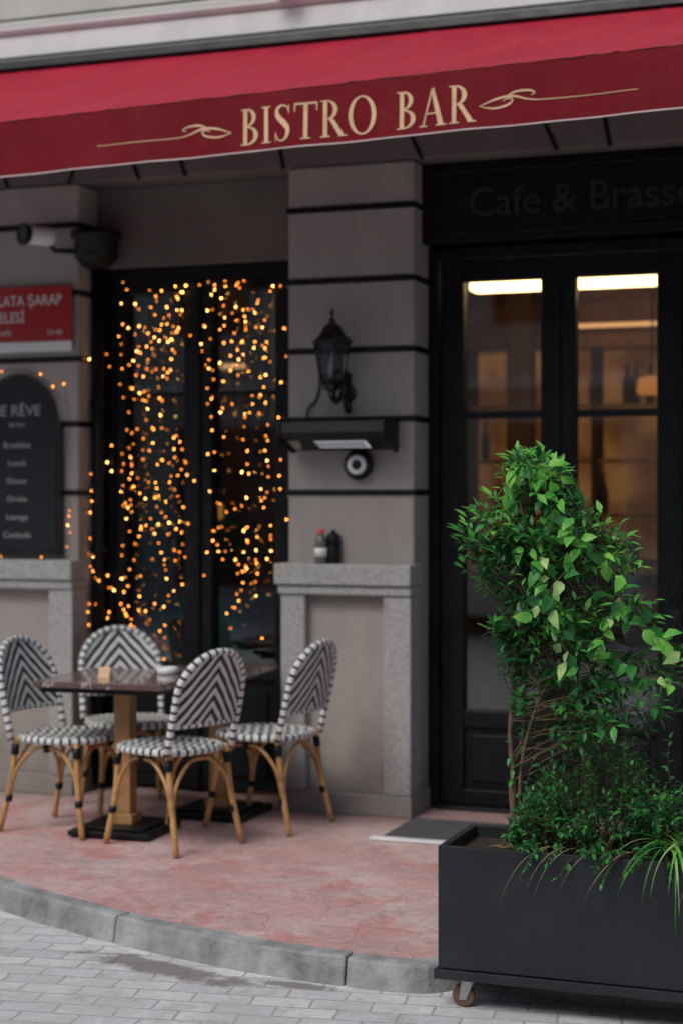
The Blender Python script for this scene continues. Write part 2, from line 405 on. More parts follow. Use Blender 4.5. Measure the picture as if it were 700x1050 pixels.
# interior room
mb=MB()
mb.box(-9,8,.425,6,3.06,3.30,0); mb.box(-3.2,-3.0,.43,4.6,.0,3.06,1); mb.box(3.0,3.2,.43,4.6,0,3.06,1); mb.box(-3.2,3.2,4.4,4.6,0,3.06,0)
mb.box(-1.10,-.95,.43,3.2,0,3.06,1)
mb.box(-3,3,.43,4.4,-.06,.012,2)
mb.box(-3,3,4.2,4.39,2.70,2.80,3)
for x in (-2.7,-2.0):
    mb.box(x,x+.42,4.34,4.39,.9,2.3,1); mb.box(x+.05,x+.37,4.32,4.345,.95,2.25,3)
mb.box(-.35,-.18,3.2,3.35,0,3.05,1); mb.box(.95,1.08,2.6,2.75,0,3.05,1)
mb.box(-.8,2.4,3.3,3.9,.012,1.08,1); mb.box(-.85,2.45,3.25,3.95,1.08,1.12,3)
mb.box(-1.9,-1.25,.9,1.25,.012,1.0,4); mb.box(-2.9,-2.1,2.6,2.9,.012,1.5,4)  # teal boxes stand in for the foliage reflection in the window glass
for z in (1.45,1.85,2.25): mb.box(-.85,2.6,4.12,4.30,z,z+.03,3)
for x in (-.9,.05,1.0,1.9,2.6): mb.box(x,x+.05,4.10,4.31,1.1,2.7,1)
for i in range(52):
    x=U(-.8,2.5); zb=random.choice((1.12,1.48,1.88,2.28)); y=3.6+U(-.1,.1) if zb==1.12 else 4.2
    s_=U(.85,1.1); mb.lathe([(.03,zb),(.035,zb+.03*s_),(.035,zb+.16*s_),(.012,zb+.22*s_),(.012,zb+.28*s_)],(x,y,0),8,random.choice([1,1,3,2]))
OBJ(mb,'interior_room',[m_int,m_intd,m_intfloor,m_wood,m_teal],parent=B)
mb=MB(); mb.box(-.88,2.6,4.34,4.38,1.15,2.69); OBJ(mb,'amber_fill_sheet',[m_back],parent=B)  # glowing sheet added behind the shelves to warm the view through the door
mb=MB(); mb.box(-.30,1.35,2.1,2.28,2.895,2.970,0); mb.box(-.1,2.2,4.0,4.04,2.83,2.855,1); mb.box(-2.8,-1.3,3.9,3.95,2.6,2.63,1)
mb.box(-2.8,-1.3,1.4,1.45,3.02,3.05,1)  # both strips over the left room are added fill for the window view
OBJ(mb,'ceiling_and_fill_strips',[m_warm,m_warm1],parent=B)
mb=MB()
for x,y,z in ((.70,2.9,2.32),(1.9,3.1,2.1),(-1.75,2.2,2.0),(-2.3,2.6,1.5)):
    mb.lathe([(.09,z-.05),(.10,z-.03),(.09,z+.05),(.02,z+.07)],(x,y,0),16,0); mb.tube([(x,y,z+.07),(x,y,3.05)],.006,6,1)
OBJ(mb,'pendant_lamps',[m_warm2,m_black],parent=B)
mb=MB()
mb.box(-2.6,-1.45,1.5,1.95,.1,.48); mb.box(-2.6,-1.45,1.95,2.1,.1,1.15)
for x in (-2.5,-2.1,-1.7): mb.box(x,x+.34,1.87,1.95,.5,1.02)
OBJ(mb,'banquette',[m_redcloth],parent=B,bevel=.03)
mb=MB()     # bar stools seen through the door
for x in (.15,.75,1.35):
    mb.lathe([(.15,.70),(.17,.72),(.17,.76),(.15,.78)],(x,2.9,0),16,0); mb.lathe([(.02,.03),(.02,.70)],(x,2.9,0),8,1); mb.lathe([(.18,.013),(.18,.03)],(x,2.9,0),16,1)
    mb.box(x-.15,x+.15,2.74,2.77,.78,1.02,0)
OBJ(mb,'bar_stools',[m_redcloth,m_blackm],parent=B)

# door
mb=MB()
def fr(x0,x1,z0,z1,y0=.262,y1=.335,m=0): mb.box(x0,x1,y0,y1,z0,z1,m)
fr(.003,.055,0,2.88,.235,.36); fr(1.305,1.518,0,2.88,.235,.36); fr(.055,1.305,2.82,2.88,.237,.36)
for a,b,c,d in ((.06,.183,.588,.675),(.681,.767,1.174,1.30)):
    fr(a,b,.02,2.815); fr(c,d,.02,2.815); fr(b,c,2.71,2.815); fr(b,c,2.005,2.04,.270,.33); fr(b,c,.02,.10)
    fr(b,c,.42,.506); fr(b,c,.10,.42,.285,.32); fr(b+.04,c-.04,.14,.38,.272,.284)
fr(.665,.69,.02,2.815,.250,.2615)
fr(.055,1.305,0,.018,.20,.36)
OBJ(mb,'double_door',[m_black],parent=B,bevel=.005)
mb=MB(); mb.box(.18,.59,.298,.304,.50,2.715); mb.box(.765,1.176,.298,.304,.50,2.715); OBJ(mb,'door_glass',[m_glass],parent=B)
mb=MB()
for x in (.64,.725):
    mb.tube([(x,.26,1.12),(x,.215,1.12),(x,.21,1.14),(x,.21,1.40),(x,.215,1.42),(x,.26,1.42)],.009,8)
OBJ(mb,'door_handles',[m_blackm],parent=B)
# window
mb=MB()
fr(-1.897,-1.80,0,2.855,.215,.33); fr(-.76,-.683,0,2.855,.215,.33); fr(-1.80,-.76,2.78,2.855,.217,.33)
for b,c in ((-1.738,-1.382),(-1.219,-.849)):
    fr(b-.06,b,.02,2.778,.235,.32); fr(c,c+.078,.02,2.778,.235,.32); fr(b,c,2.72,2.778,.236,.32); fr(b,c,.62,.70,.236,.32); fr(b,c,.02,.62,.26,.31); fr(b+.05,c-.05,.1,.55,.245,.259)
    fr(b,c,2.15,2.175,.25,.31)
fr(-1.302,-1.299,.02,2.778,.24,.3); fr(-1.315,-1.285,.02,2.778,.222,.234)
OBJ(mb,'french_window',[m_black],parent=B,bevel=.005)
mb=MB(); mb.box(-1.74,-1.38,.288,.294,.69,2.725); mb.box(-1.221,-.847,.288,.294,.69,2.725); OBJ(mb,'window_glass',[m_wglass],parent=B)

mb=MB(); mb.box(-.006,1.518,.13,.335,2.895,3.29,0)
mb.box(.03,1.48,.122,.1295,2.93,2.945,0); mb.box(.03,1.48,.122,.1295,3.245,3.26,0)
fs_=OBJ(mb,'fascia_sign',[m_black],bevel=.004)
TEXT('Cafe & Brasserie','lettering',.205,(.245,.127,3.02),m_faint,fs_,xs=.98)

# ---------------------------------------------------------------- awning
def abase(a): return 3.085+(a+1.6)*.024
def valY(a,b): return -1.30+.008*math.sin(a*7.1+.8*math.sin(a*2.3))*(1-b/.3)+.004*math.sin(a*17+b*8)
AW=EMPTY('awning')
mb=MB(); nx=260; nt_=16; X0,X1=-3.6,3.0; vs=[];fs=[]
for i in range(nx+1):
    a=X0+(X1-X0)*i/nx
    for k in range(nt_+1):
        t=k/nt_; zf=abase(a)+.255; z=3.93+(zf-3.93)*t-.035*math.sin(math.pi*t)+noise.noise(Vector((a*2.2,t*2.0,3)))*.024*math.sin(math.pi*t)
        z+=.016*abs(noise.noise(Vector((a*7+t*1.5,t*.8,1))))*(t**2)*(1-t*.5)
        sd=abs(((a+.45)%1.15)-.575)
        if sd<.014: z+=.005
        vs.append((a,-.06-1.24*t,z))
for i in range(nx):
    for k in range(nt_):
        a=i*(nt_+1)+k; fs.append((a,a+1,a+nt_+2,a+nt_+1))
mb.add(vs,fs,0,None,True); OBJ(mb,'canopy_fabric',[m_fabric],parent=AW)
mb=MB(); vs=[];fs=[]; nb=6
for i in range(nx+1):
    a=X0+(X1-X0)*i/nx
    for k in range(nb+1):
        b=.252*k/nb; vs.append((a,valY(a,b),abase(a)+b))
for i in range(nx):
    for k in range(nb):
        q=i*(nb+1)+k; fs.append((q,q+1,q+nb+2,q+nb+1))
mb.add(vs,fs,0,None,True)
vs=[];fs=[]
for i in range(nx+1):
    a=X0+(X1-X0)*i/nx
    for b in (-.002,.004): vs.append((a,valY(a,b)-.004,abase(a)+b))
for i in range(nx): fs.append((2*i,2*i+1,2*i+3,2*i+2))
mb.add(vs,fs,1,None,True)
OBJ(mb,'valance',[m_canvas_shade,m_hem],parent=AW)
mb=MB()
mb.tube([(X0,-1.27,abase(X0)+.225),(X1,-1.27,abase(X1)+.225)],.022,10)
mb.prism_x(X0,X1,[(-.021,3.90),(-.10,3.90),(-.12,3.925),(-.11,3.965),(-.021,3.97)])
for x in (-2.2,.35,2.2):
    mb.tube([(x,-.05,3.55),(x+.9,-.62,3.45),(x+.2,-1.25,abase(x)+.22)],.02,8)
    mb.box(x-.05,x+.05,-.06,.011,3.48,3.64)
OBJ(mb,'awning_frame',[m_black],parent=AW)

def rect(x0,y0,x1,y1): return [[(x0,y0),(x1,y0),(x1,y1),(x0,y1)]]
def arc(cx,cy,ro,so,ri,si,a0,a1,n=20):
    out=[]
    for k in range(n):
        a=math.radians(a0+(a1-a0)*k/n); b=math.radians(a0+(a1-a0)*(k+1)/n)
        out.append([(cx+ro*math.cos(a),cy+so*math.sin(a)),(cx+ro*math.cos(b),cy+so*math.sin(b)),(cx+ri*math.cos(b),cy+si*math.sin(b)),(cx+ri*math.cos(a),cy+si*math.sin(a))])
    return out
def ribbon(pts,ws,n=6):
    P=catmull([(p[0],p[1],w) for p,w in zip(pts,ws)],n); out=[];pr=None
    for i,p in enumerate(P):
        t=(P[min(i+1,len(P)-1)]-P[max(i-1,0)]); t.z=0; t.normalize(); nn=Vector((-t.y,t.x,0))*max(p.z,.002)*.5
        c=((p.x+nn.x,p.y+nn.y),(p.x-nn.x,p.y-nn.y))
        if pr: out.append([pr[0],c[0],c[1],pr[1]])
        pr=c
    return out
stem=lambda x:[rect(x,0,x+.14,1),rect(x-.09,0,x+.23,.035),rect(x-.09,.965,x+.23,1)]
G={
'I':(.34,stem(.10)),
'T':(.78,[rect(.32,0,.46,.95),rect(.02,.945,.76,1),rect(.0,.76,.04,1),rect(.74,.76,.78,1),rect(.22,0,.56,.035)]),
'B':(.66,stem(.10)+[arc(.22,.755,.32,.245,.18,.205,-90,90),arc(.22,.26,.40,.26,.25,.22,-90,90)]),
'R':(.84,stem(.10)+[arc(.22,.735,.36,.265,.21,.225,-90,90),[[(.28,.49),(.44,.49),(.80,.02),(.62,.02)]],rect(.60,0,.88,.035)]),
'O':(.96,[arc(.48,.5,.47,.52,.32,.475,0,360,36)]),
'A':(.88,[[[(.10,.02),(.15,.02),(.46,.98),(.40,.98)]],[[(.62,.02),(.80,.02),(.48,1.03),(.38,.96)]],rect(.20,.32,.68,.36),rect(.0,0,.26,.035),rect(.54,0,.90,.035)]),
'S':(.62,[ribbon([(.53,.80),(.46,.93),(.30,.975),(.15,.90),(.13,.74),(.24,.60),(.38,.48),(.49,.34),(.47,.15),(.34,.03),(.19,.04),(.07,.20)],[.03,.04,.05,.10,.14,.16,.17,.15,.11,.05,.04,.03]),rect(.515,.74,.545,.98),rect(.055,.02,.085,.27)]),
}
mb=MB(); cnt=[0]
def put(polys,ox,oy,sx,sy):
    cnt[0]+=1; off=.0022+.0002*(cnt[0]%10)
    for P in polys:
        vs=[]
        for x,y in P:
            a=ox+x*sx; b=oy+y*sy; vs.append((a,valY(a,b)-off,abase(a)+b))
        mb.add(vs,[tuple(range(len(P)))],0)
sx=.135; sy=.160; x=-.385
for ch in 'BISTRO BAR':
    if ch==' ': x+=.078; continue
    w,comps=G[ch]
    for c in comps: put(c,x,.030,sx,sy)
    x+=w*sx+.0125
for ox,sg in ((-.43,-1),(.700,1)):
    put(ribbon([(0,-.012),(.07,.012),(.14,.018),(.21,-.002),(.30,-.010),(.66,-.010)],[.003,.009,.010,.006,.004,.003],8),ox,.105,sg,1)
    put(ribbon([(0.00,-.014),(.06,-.026),(.12,-.016),(.14,.004),(.115,.010),(.10,.0)],[.003,.008,.009,.006,.005,.003],8),ox,.105,sg,1)
    put(ribbon([(.10,.012),(.15,.034),(.21,.034),(.235,.022),(.22,.014)],[.002,.009,.008,.005,.003],8),ox,.105,sg,1)
OBJ(mb,'bistro_bar_lettering',[m_gold],parent=AW)

# ---------------------------------------------------------------- wall fittings
mb=MB(); c=(-.38,-.16,0)
mb.lathe([(.004,2.55),(.012,2.525),(.006,2.505),(.018,2.49),(.02,2.47)],c,10,0)
mb.lathe([(.02,2.475),(.045,2.46),(.06,2.43),(.075,2.41),(.108,2.385),(.108,2.37),(.085,2.365)],c,6,0,False)
for k in range(6):
    a=math.pi/3*k; a2=math.pi/3*(k+1)
    mb.tube([(c[0]+.090*math.cos(a),c[1]+.090*math.sin(a),2.37),(c[0]+.062*math.cos(a),c[1]+.062*math.sin(a),2.19)],.006,6,0)
    mb.tube([(c[0]+.083*math.cos(a),c[1]+.083*math.sin(a),2.33),(c[0]+.083*math.cos(a2),c[1]+.083*math.sin(a2),2.33)],.004,6,0)
    mb.add([(c[0]+.086*math.cos(a),c[1]+.086*math.sin(a),2.365),(c[0]+.086*math.cos(a2),c[1]+.086*math.sin(a2),2.365),(c[0]+.060*math.cos(a2),c[1]+.060*math.sin(a2),2.19),(c[0]+.060*math.cos(a),c[1]+.060*math.sin(a),2.19)],[(0,1,2,3)],1)
mb.lathe([(.075,2.195),(.075,2.18),(.055,2.165),(.035,2.14),(.02,2.13),(.024,2.11),(.008,2.09),(.002,2.07)],c,6,0,False)
mb.lathe([(.018,2.20),(.018,2.26),(.012,2.30),(.003,2.33)],c,8,2)
mb.tube(catmull([(-.35,-.012,2.22),(-.35,-.05,2.235),(-.355,-.08,2.19),(-.36,-.085,2.12),(-.37,-.12,2.08),(-.38,-.16,2.13)]),.012,8,0)
mb.tube(catmull([(-.35,-.012,2.04),(-.345,-.05,2.05),(-.345,-.075,2.09),(-.345,-.05,2.125),(-.345,-.03,2.10)]),.010,8,0)
mb.lathe([(.045,0),(.045,.008),(.03,.016)],(-.35,-.0005,2.13),16,0,axis='y'); mb.box(-.368,-.332,-.012,-.0005,2.03,2.23,0)
OBJ(mb,'wall_lantern',[m_blackm,glassm('lantern_glass',(.55,.57,.58),.06,.08),m_white])
mb=MB()
mb.prism_x(-.625,-.085,[(-.03,1.992),(-.235,1.978),(-.250,1.925),(-.235,1.895),(-.07,1.838),(-.03,1.845)],0)
mb.prism_x(-.636,-.6255,[(-.02,2.00),(-.25,1.985),(-.265,1.92),(-.24,1.885),(-.06,1.825),(-.02,1.83)],0); mb.prism_x(-.0845,-.074,[(-.02,2.0),(-.25,1.985),(-.265,1.92),(-.24,1.885),(-.06,1.825),(-.02,1.83)],0)
def hz(y): return 1.838+(-.07-y)*(.057/.165)-.003
mb.add([(-.46,-.20,hz(-.20)),(-.19,-.20,hz(-.20)),(-.19,-.105,hz(-.105)),(-.46,-.105,hz(-.105))],[(0,1,2,3)],1)
for y in (-.19,-.155,-.12): mb.tube([(-.455,y,hz(y)-.006),(-.195,y,hz(y)-.006)],.005,6,0)
mb.add([(-.600,-.215,hz(-.215)),(-.535,-.215,hz(-.215)),(-.56,-.10,hz(-.10)),(-.60,-.10,hz(-.10))],[(0,1,2,3)],2)
mb.box(-.50,-.46,-.035,0,1.87,1.97,0); mb.box(-.28,-.24,-.035,0,1.87,1.97,0)
mb.tube(catmull([(-.57,-.03,1.98),(-.56,-.015,2.06),(-.52,-.012,2.10),(-.49,-.012,2.2),(-.44,-.015,2.24),(-.36,-.014,2.22)]),.006,6,0)
OBJ(mb,'patio_heater',[m_black,emis('heater_reflector_glow',(.9,.92,1),.55),m_steel])  # weak emission stands in for the bright look of the reflector face
mb=MB(); c=(-.285,-.012,1.765)
mb.lathe([(.075,0),(.078,.02),(.07,.04),(.055,.045)],c,28,0,axis='y'); mb.lathe([(.05,.046),(.05,.05),(.028,.05)],c,24,1,axis='y'); mb.lathe([(.026,.051),(.018,.058),(.002,.06)],c,20,0,axis='y')
mb.box(-.325,-.245,-.03,0,1.815,1.845,0)
OBJ(mb,'alarm_bell',[m_black,m_white])
mb=MB()
mb.lathe([(.0,0),(.048,.0),(.051,.01),(.050,.13),(.036,.145)],(0,0,0),20,0,axis='y')
mb.lathe([(.001,.147),(.042,.146),(.050,.145),(.061,.170),(.057,.180),(.048,.170),(.024,.171),(.001,.172)],(0,0,0),20,1,axis='y')
sc=OBJ(mb,'security_camera',[m_white,m_black],loc=(-2.01,-.10,3.00),rz=math.radians(-30))
mb=MB(); mb.tube([(0,-.02,-.03),(0,0.02,-.07),(0.05,.11,-.07)],.014,8,0)
OBJ(mb,'bracket',[m_black],parent=sc)
mb=MB(); mb.tube([(-1.86,.15,.03),(-1.86,.15,2.86)],.034,12,0)
mb.lathe([(.04,2.84),(.06,2.85),(.115,2.895),(.12,2.91),(.12,3.0),(.14,3.01),(.14,3.04),(.12,3.04)],(-1.83,.07,0),20,0)
for z in (.5,1.3,2.1): mb.box(-1.905,-1.815,.13,.20,z,z+.03,0)
OBJ(mb,'drainpipe',[m_black])
mb=MB(); mb.box(-.82,0,-.012,0,-.0,.30,0); mb.box(-.82,0,-.012,0,-.058,-.002,1)
sg=OBJ(mb,'street_name_sign',[m_red,m_signw],loc=(-1.925,-.022,2.45),bevel=.003)
TEXT('GALATA ŞARAP','name_line_1',.082,(-.555,-.0135,.195),m_signw,sg,xs=.84)
TEXT('İSKELESİ','name_line_2',.082,(-.555,-.0135,.105),m_signw,sg,xs=.84)
TEXT('SOKAĞI','name_line_3',.036,(-.50,-.0135,.035),m_signw,sg); TEXT('13-40','number',.040,(-.15,-.0135,.033),m_signw,sg)
mb=MB(); W=.27; H=.72; prof=[(-W,0),(W,0),(W,H)]
prof+= [(W*.86*math.cos(a),H+.02+.25*math.sin(a)) for a in [math.pi*k/16 for k in range(17)]]+[(-W,H)]
def slab(P,y0,y1,mat):
    n=len(P); vs=[(x,y0,z) for x,z in P]+[(x,y1,z) for x,z in P]
    mb.add(vs,[tuple(range(n)),tuple(reversed(range(n,2*n)))]+[(k,(k+1)%n,n+(k+1)%n,n+k) for k in range(n)],mat)
slab(prof,-.025,0,0)
slab([(x*.90,.03+z*.945) for x,z in prof],-.029,-.0255,1)
bd=OBJ(mb,'menu_board',[m_blackm,m_board],loc=(-2.255,-.013,1.285),bevel=.003)
TEXT('LE RÊVE','title',.085,(0,-.0305,.76),m_chalk,bd,'CENTER'); TEXT('BISTRO','subtitle',.03,(0,-.0305,.70),m_chalk,bd,'CENTER')
for i,t in enumerate(['Breakfast','Lunch','Dinner','Drinks','Lounge','Cocktails']):
    TEXT(t,'menu_line_%d'%(i+1),.046,(0,-.0305,.585-i*.098),m_chalk,bd,'CENTER')
mb=MB()
mb.lathe([(.030,0),(.032,.01),(.032,.11),(.02,.135),(.014,.145),(.014,.15)],(-.026,-.01,0),16,2); mb.lathe([(.017,.151),(.017,.172),(.006,.178)],(-.026,-.01,0),12,1)
mb.lathe([(.034,0),(.036,.01),(.036,.085),(.034,.09)],(.030,.02,0),16,0); mb.lathe([(.034,.091),(.037,.093),(.037,.14),(.028,.15),(.012,.155),(.012,.17)],(.030,.02,0),16,0)
mb.lathe([(.0325,.035),(.0325,.08)],(-.026,-.01,0),16,3)
OBJ(mb,'condiment_bottles',[m_black,m_orange,m_bottle,m_white],loc=(-.450,-.05,1.263))

# ---------------------------------------------------------------- fairy lights
mb=MB()
def bulb(p):
    r=U(.0028,.0042); x,y,z=p
    vs=[(x+r,y,z),(x-r,y,z),(x,y+r,z),(x,y-r,z),(x,y,z+r*1.3),(x,y,z-r*1.3)]
    mb.add(vs,[(0,2,4),(2,1,4),(1,3,4),(3,0,4),(2,0,5),(1,2,5),(3,1,5),(0,3,5)],random.choice([1,1,2,3,3,3]))
def strand(x,z0,z1,y,dens):
    pts=[];z=z0
    while z>z1:
        pts.append((x+noise.noise(Vector((x*9,z*3,1)))*.06,y+U(-.006,.006),z)); z-=.045
    if len(pts)<3: return
    mb.tube(pts,.0018,3,0)
    for p in pts:
        if R()<dens*(.40+1.3*max(0,.5+noise.noise(Vector((p[0]*4,p[2]*2.2,8))))): bulb((p[0]+U(-.02,.02),p[1]-.006,p[2]+U(-.022,.022)))
x=-1.74
while x<-1.37: strand(x,2.76,U(.62,1.1),.205,.50); x+=U(.030,.052)
x=-1.22
while x<-.84: strand(x,2.76,U(.8,1.3),.205,.42); x+=U(.032,.055)
for x in (-1.88,-1.84,-1.80): strand(x,U(1.9,2.5),U(.7,1.0),.10 if x<-1.83 else .19,.18)
strand(-.80,2.6,1.1,.2,.18); strand(-1.30,2.8,1.0,.2,.07); strand(-.72,2.6,1.0,.19,.16)
def garland(P,dens,n=14):
    q=catmull(P,n); mb.tube(q,.0016,3,0)
    for p in q:
        if R()<dens: bulb((p.x+U(-.01,.01),p.y-.006,p.z+U(-.012,.012)))
garland([(-1.9,.12,1.30),(-1.82,.16,1.18),(-1.72,.2,.98),(-1.6,.2,.80),(-1.5,.2,.72),(-1.36,.2,.66)],.34)
garland([(-1.78,.2,2.74),(-1.5,.2,2.70),(-1.2,.2,2.75),(-.95,.2,2.70),(-.72,.2,2.74)],.12)
garland([(-1.98,-.03,2.25),(-1.95,-.02,2.0),(-1.97,-.03,1.75),(-1.94,-.02,1.5),(-1.99,-.03,1.28),(-2.2,-.04,1.275),(-2.5,-.04,1.28)],.12)
garland([(-2.5,-.045,2.20),(-2.3,-.045,2.30),(-2.1,-.045,2.25),(-1.95,-.03,2.1)],.06)
OBJ(mb,'fairy_lights',[m_black,emis('bulb_amber',(1,.34,.055),18,False),emis('bulb_gold',(1,.46,.12),26,False),emis('bulb_dim',(1,.28,.04),8,False)],recalc=False)

# ---------------------------------------------------------------- chairs and tables
def chair_mesh():
    mb=MB()
    n=40; ex=2.7
    def se(k,s,rx=.215,ry=.212):
        a=2*math.pi*k/n; c_,s_=math.cos(a),math.sin(a)
        return (s*rx*math.copysign(abs(c_)**(2/ex),c_),s*ry*math.copysign(abs(s_)**(2/ex),s_))
    vs=[(0,0,.458)];uv=[(0,0)]; rings=[(.3,.459),(.6,.463),(.85,.466),(1,.458)]
    for s_,z in rings:
        for k in range(n):
            x,y=se(k,s_); vs.append((x,y,z)); uv.append((y+.5,x+.5))
    uv[0]=(.5,.5)
    fs=[(0,1+k,1+(k+1)%n) for k in range(n)]
    for r in range(3):
        for k in range(n): fs.append((1+r*n+k,1+(r+1)*n+k,1+(r+1)*n+(k+1)%n,1+r*n+(k+1)%n))
    mb.add(vs,fs,0,uv,True)
    vs=[(*se(k,.98),.432) for k in range(n)]; mb.add(vs,[tuple(range(n))],3)
    mb.tube([(*se(k,1.0),.448) for k in range(n+1)],.017,8,2,False)
    xb=lambda z,y:-.185-(z-.44)*.24-.03*(1-(y/.21)**2)
    pth=[]
    for z in (.44,.5,.56,.62,.68): pth.append((xb(z,.2),.208,z))
    for k in range(1,20):
        a=math.pi*k/20; y=.208*math.cos(a); z=.70+.205*math.sin(a)**.9; pth.append((xb(z,y),y,z))
    for z in (.68,.62,.56,.5,.44): pth.append((xb(z,.2),-.208,z))
    mb.tube(pth,.0165,8,2)
    nz,ny=12,10
    for off,fl in ((.006,0),(-.006,1)):
        vs=[];uv=[];fs=[]
        for i in range(nz+1):
            z=.575+.315*i/nz
            hw=.203 if z<.70 else .203*math.sqrt(max(.0,1-((z-.70)/.2)**2))
            for k in range(ny+1):
                y=-hw+2*hw*k/ny; vs.append((xb(z,y)+off,y,z)); uv.append((y,z))
        for i in range(nz):
            for k in range(ny):
                a=i*(ny+1)+k; fs.append((a,a+1,a+ny+2,a+ny+1))
        mb.add(vs,fs,1,uv,True)
    mb.tube([(xb(.572,y),y,.572) for y in [-.205+.041*k for k in range(11)]],.011,8,2)
    for s_ in (-1,1):
        rl=[(-.175,.185*s_,.46),(-.20,.192*s_,.25),(-.255,.212*s_,0)]; fl=[(.165,.168*s_,.44),(.182,.178*s_,.22),(.222,.198*s_,0)]
        mb.tube(catmull(rl,5),.0145,8,3); mb.tube(catmull(fl,5),.0145,8,3)
        mb.tube(catmull([(-.212,.197*s_,.16),(-.17,.19*s_,.30),(-.08,.18*s_,.395),(.0,.178*s_,.41),(.08,.176*s_,.395),(.155,.175*s_,.30),(.19,.182*s_,.16)],4),.0095,6,3)
        for p,q in (((-.210,.1955*s_,.175),(-.2145,.197*s_,.145)),((.189,.1825*s_,.175),(.194,.185*s_,.145)),((-.178,.186*s_,.42),(-.184,.188*s_,.37)),((.169,.170*s_,.42),(.173,.173*s_,.37)),((.001,.178*s_,.43),(.001,.178*s_,.39))):
            mb.tube([p,q],.0185,8,4)
    for xx,zz,hw in ((.185,.17,.18),(-.21,.17,.194)):
        mb.tube(catmull([(xx,-hw,zz),(xx*.97,-hw*.85,.30),(xx*.93,-hw*.4,.395),(xx*.92,0,.41),(xx*.93,hw*.4,.395),(xx*.97,hw*.85,.30),(xx,hw,zz)],4),.0095,6,3)
    return mb
cm=None
def chair(x,y,dx,dy):
    global cm
    a=math.atan2(dy,dx)
    if cm is None:
        o=OBJ(chair_mesh(),'bistro_chair',[m_cseat,m_cback,m_cwrap,m_bamboo,m_black],loc=(x,y,0),rz=a); cm=o.data
    else:
        o=bpy.data.objects.new('bistro_chair',cm); scene.collection.objects.link(o); o.location=(x,y,0); o.rotation_euler=(0,0,a)
chair(-1.46,-.89,.99,-.14); chair(-1.42,-.33,.62,-.78); chair(-.85,-1.04,-.945,.345); chair(-.61,-.47,-.988,.14)
def table(x,y,hw,rz):
    mb=MB()
    mb.box(-hw,hw,-hw,hw,.715,.745,0); mb.box(-hw+.03,hw-.03,-hw+.03,hw-.03,.69,.714,2)
    mb.box(-.042,.042,-.042,.042,.05,.69,1); mb.box(-.06,.06,-.06,.06,.045,.09,1); mb.box(-.10,.10,-.10,.10,.665,.689,2)
    mb.box(-.205,.205,-.205,.205,.006,.032,2); mb.box(-.16,.16,-.16,.16,.032,.046,2)
    for a in (-.18,.18):
        for b in (-.18,.18): mb.box(a-.015,a+.015,b-.015,b+.015,-.001,.006,2)
    o=OBJ(mb,'bistro_table',[m_marble,m_wood,m_black],loc=(x,y,0),rz=rz,bevel=.005); return o
table(-1.17,-.87,.325,math.radians(3)); table(-.93,-.30,.225,0)
mb=MB(); mb.lathe([(.045,0),(.05,.005),(.052,.03),(.045,.032),(.04,.012),(.001,.01)],(0,0,0),20,0); OBJ(mb,'ashtray',[m_white],loc=(-1.02,-.72,.746))
mb=MB(); mb.prism_x(-.03,.03,[(-.02,0),(.02,0),(.003,.05),(-.003,.05)],0); OBJ(mb,'table_card_holder',[m_gold],loc=(-1.22,-.98,.746))
mb=MB(); mb.lathe([(.05,0),(.055,.008),(.02,.008),(.025,.012),(.036,.05),(.033,.05),(.022,.014),(.001,.013)],(0,0,0),20,0)
OBJ(mb,'coffee_cup',[m_white],loc=(-.99,-.34,.746))
mb=MB(); mb.box(.04,1.1,-.60,-.13,.0,.014,0); OBJ(mb,'door_mat',[m_mat],bevel=.004)
mb=MB(); mb.box(-.01,.36,-.66,-.61,.0,.012,0); OBJ(mb,'white_floor_strip',[m_white],bevel=.003)
mb=MB(); mb.box(1.29,2.7,-1.204,-1.196,.06,1.575,0)
mb.box(1.29,2.7,-1.215,-1.185,.03,.075,1)
for x in (1.5,2.5): mb.box(x-.02,x+.02,-1.4,-1.0,.0,.03,1)
OBJ(mb,'glass_windbreak',[m_screen,m_steel])

# ---------------------------------------------------------------- planter
PX0,PX1,PY0,PY1=.955,2.16,-2.75,-2.34
mb=MB()
z0,z1=.035,.440; t=.025
mb.box(PX0,PX1,PY0,PY0+t,z0,z1,0); mb.box(PX0,PX1,PY1-t,PY1,z0,z1,0); mb.box(PX0,PX0+t,PY0+t,PY1-t,z0,z1,0); mb.box(PX1-t,PX1,PY0+t,PY1-t,z0,z1,0)
mb.box(PX0+t,PX1-t,PY0+t,PY1-t,z0,.40,1)
mb.box(PX0-.012,PX1+.012,PY0-.012,PY1+.012,-.000,.031,0)
for x in (PX0+.075,PX1-.12):
    for y in (PY0+.05,PY1-.06):
        mb.lathe([(.034,-.013),(.038,-.009),(.038,.009),(.034,.013)],(x,y,-.062),20,2,axis='y'); mb.lathe([(.012,-.018),(.012,.018)],(x,y,-.062),12,4,axis='y')
        mb.lathe([(.026,-.018),(.026,-.001)],(x+.015,y,0),14,4)
        for yy in (-.019,.016): mb.add([(x-.012,y+yy,-.075),(x+.012,y+yy,-.075),(x+.035,y+yy,-.018),(x-.005,y+yy,-.018),(x-.012,y+yy+.003,-.075),(x+.012,y+yy+.003,-.075),(x+.035,y+yy+.003,-.018),(x-.005,y+yy+.003,-.018)],[(0,1,2,3),(7,6,5,4),(0,4,5,1),(1,5,6,2),(2,6,7,3),(3,7,4,0)],4)
OBJ(mb,'planter_box',[m_planter,m_soil,m_caster,m_blackm,m_steel],bevel=.004)

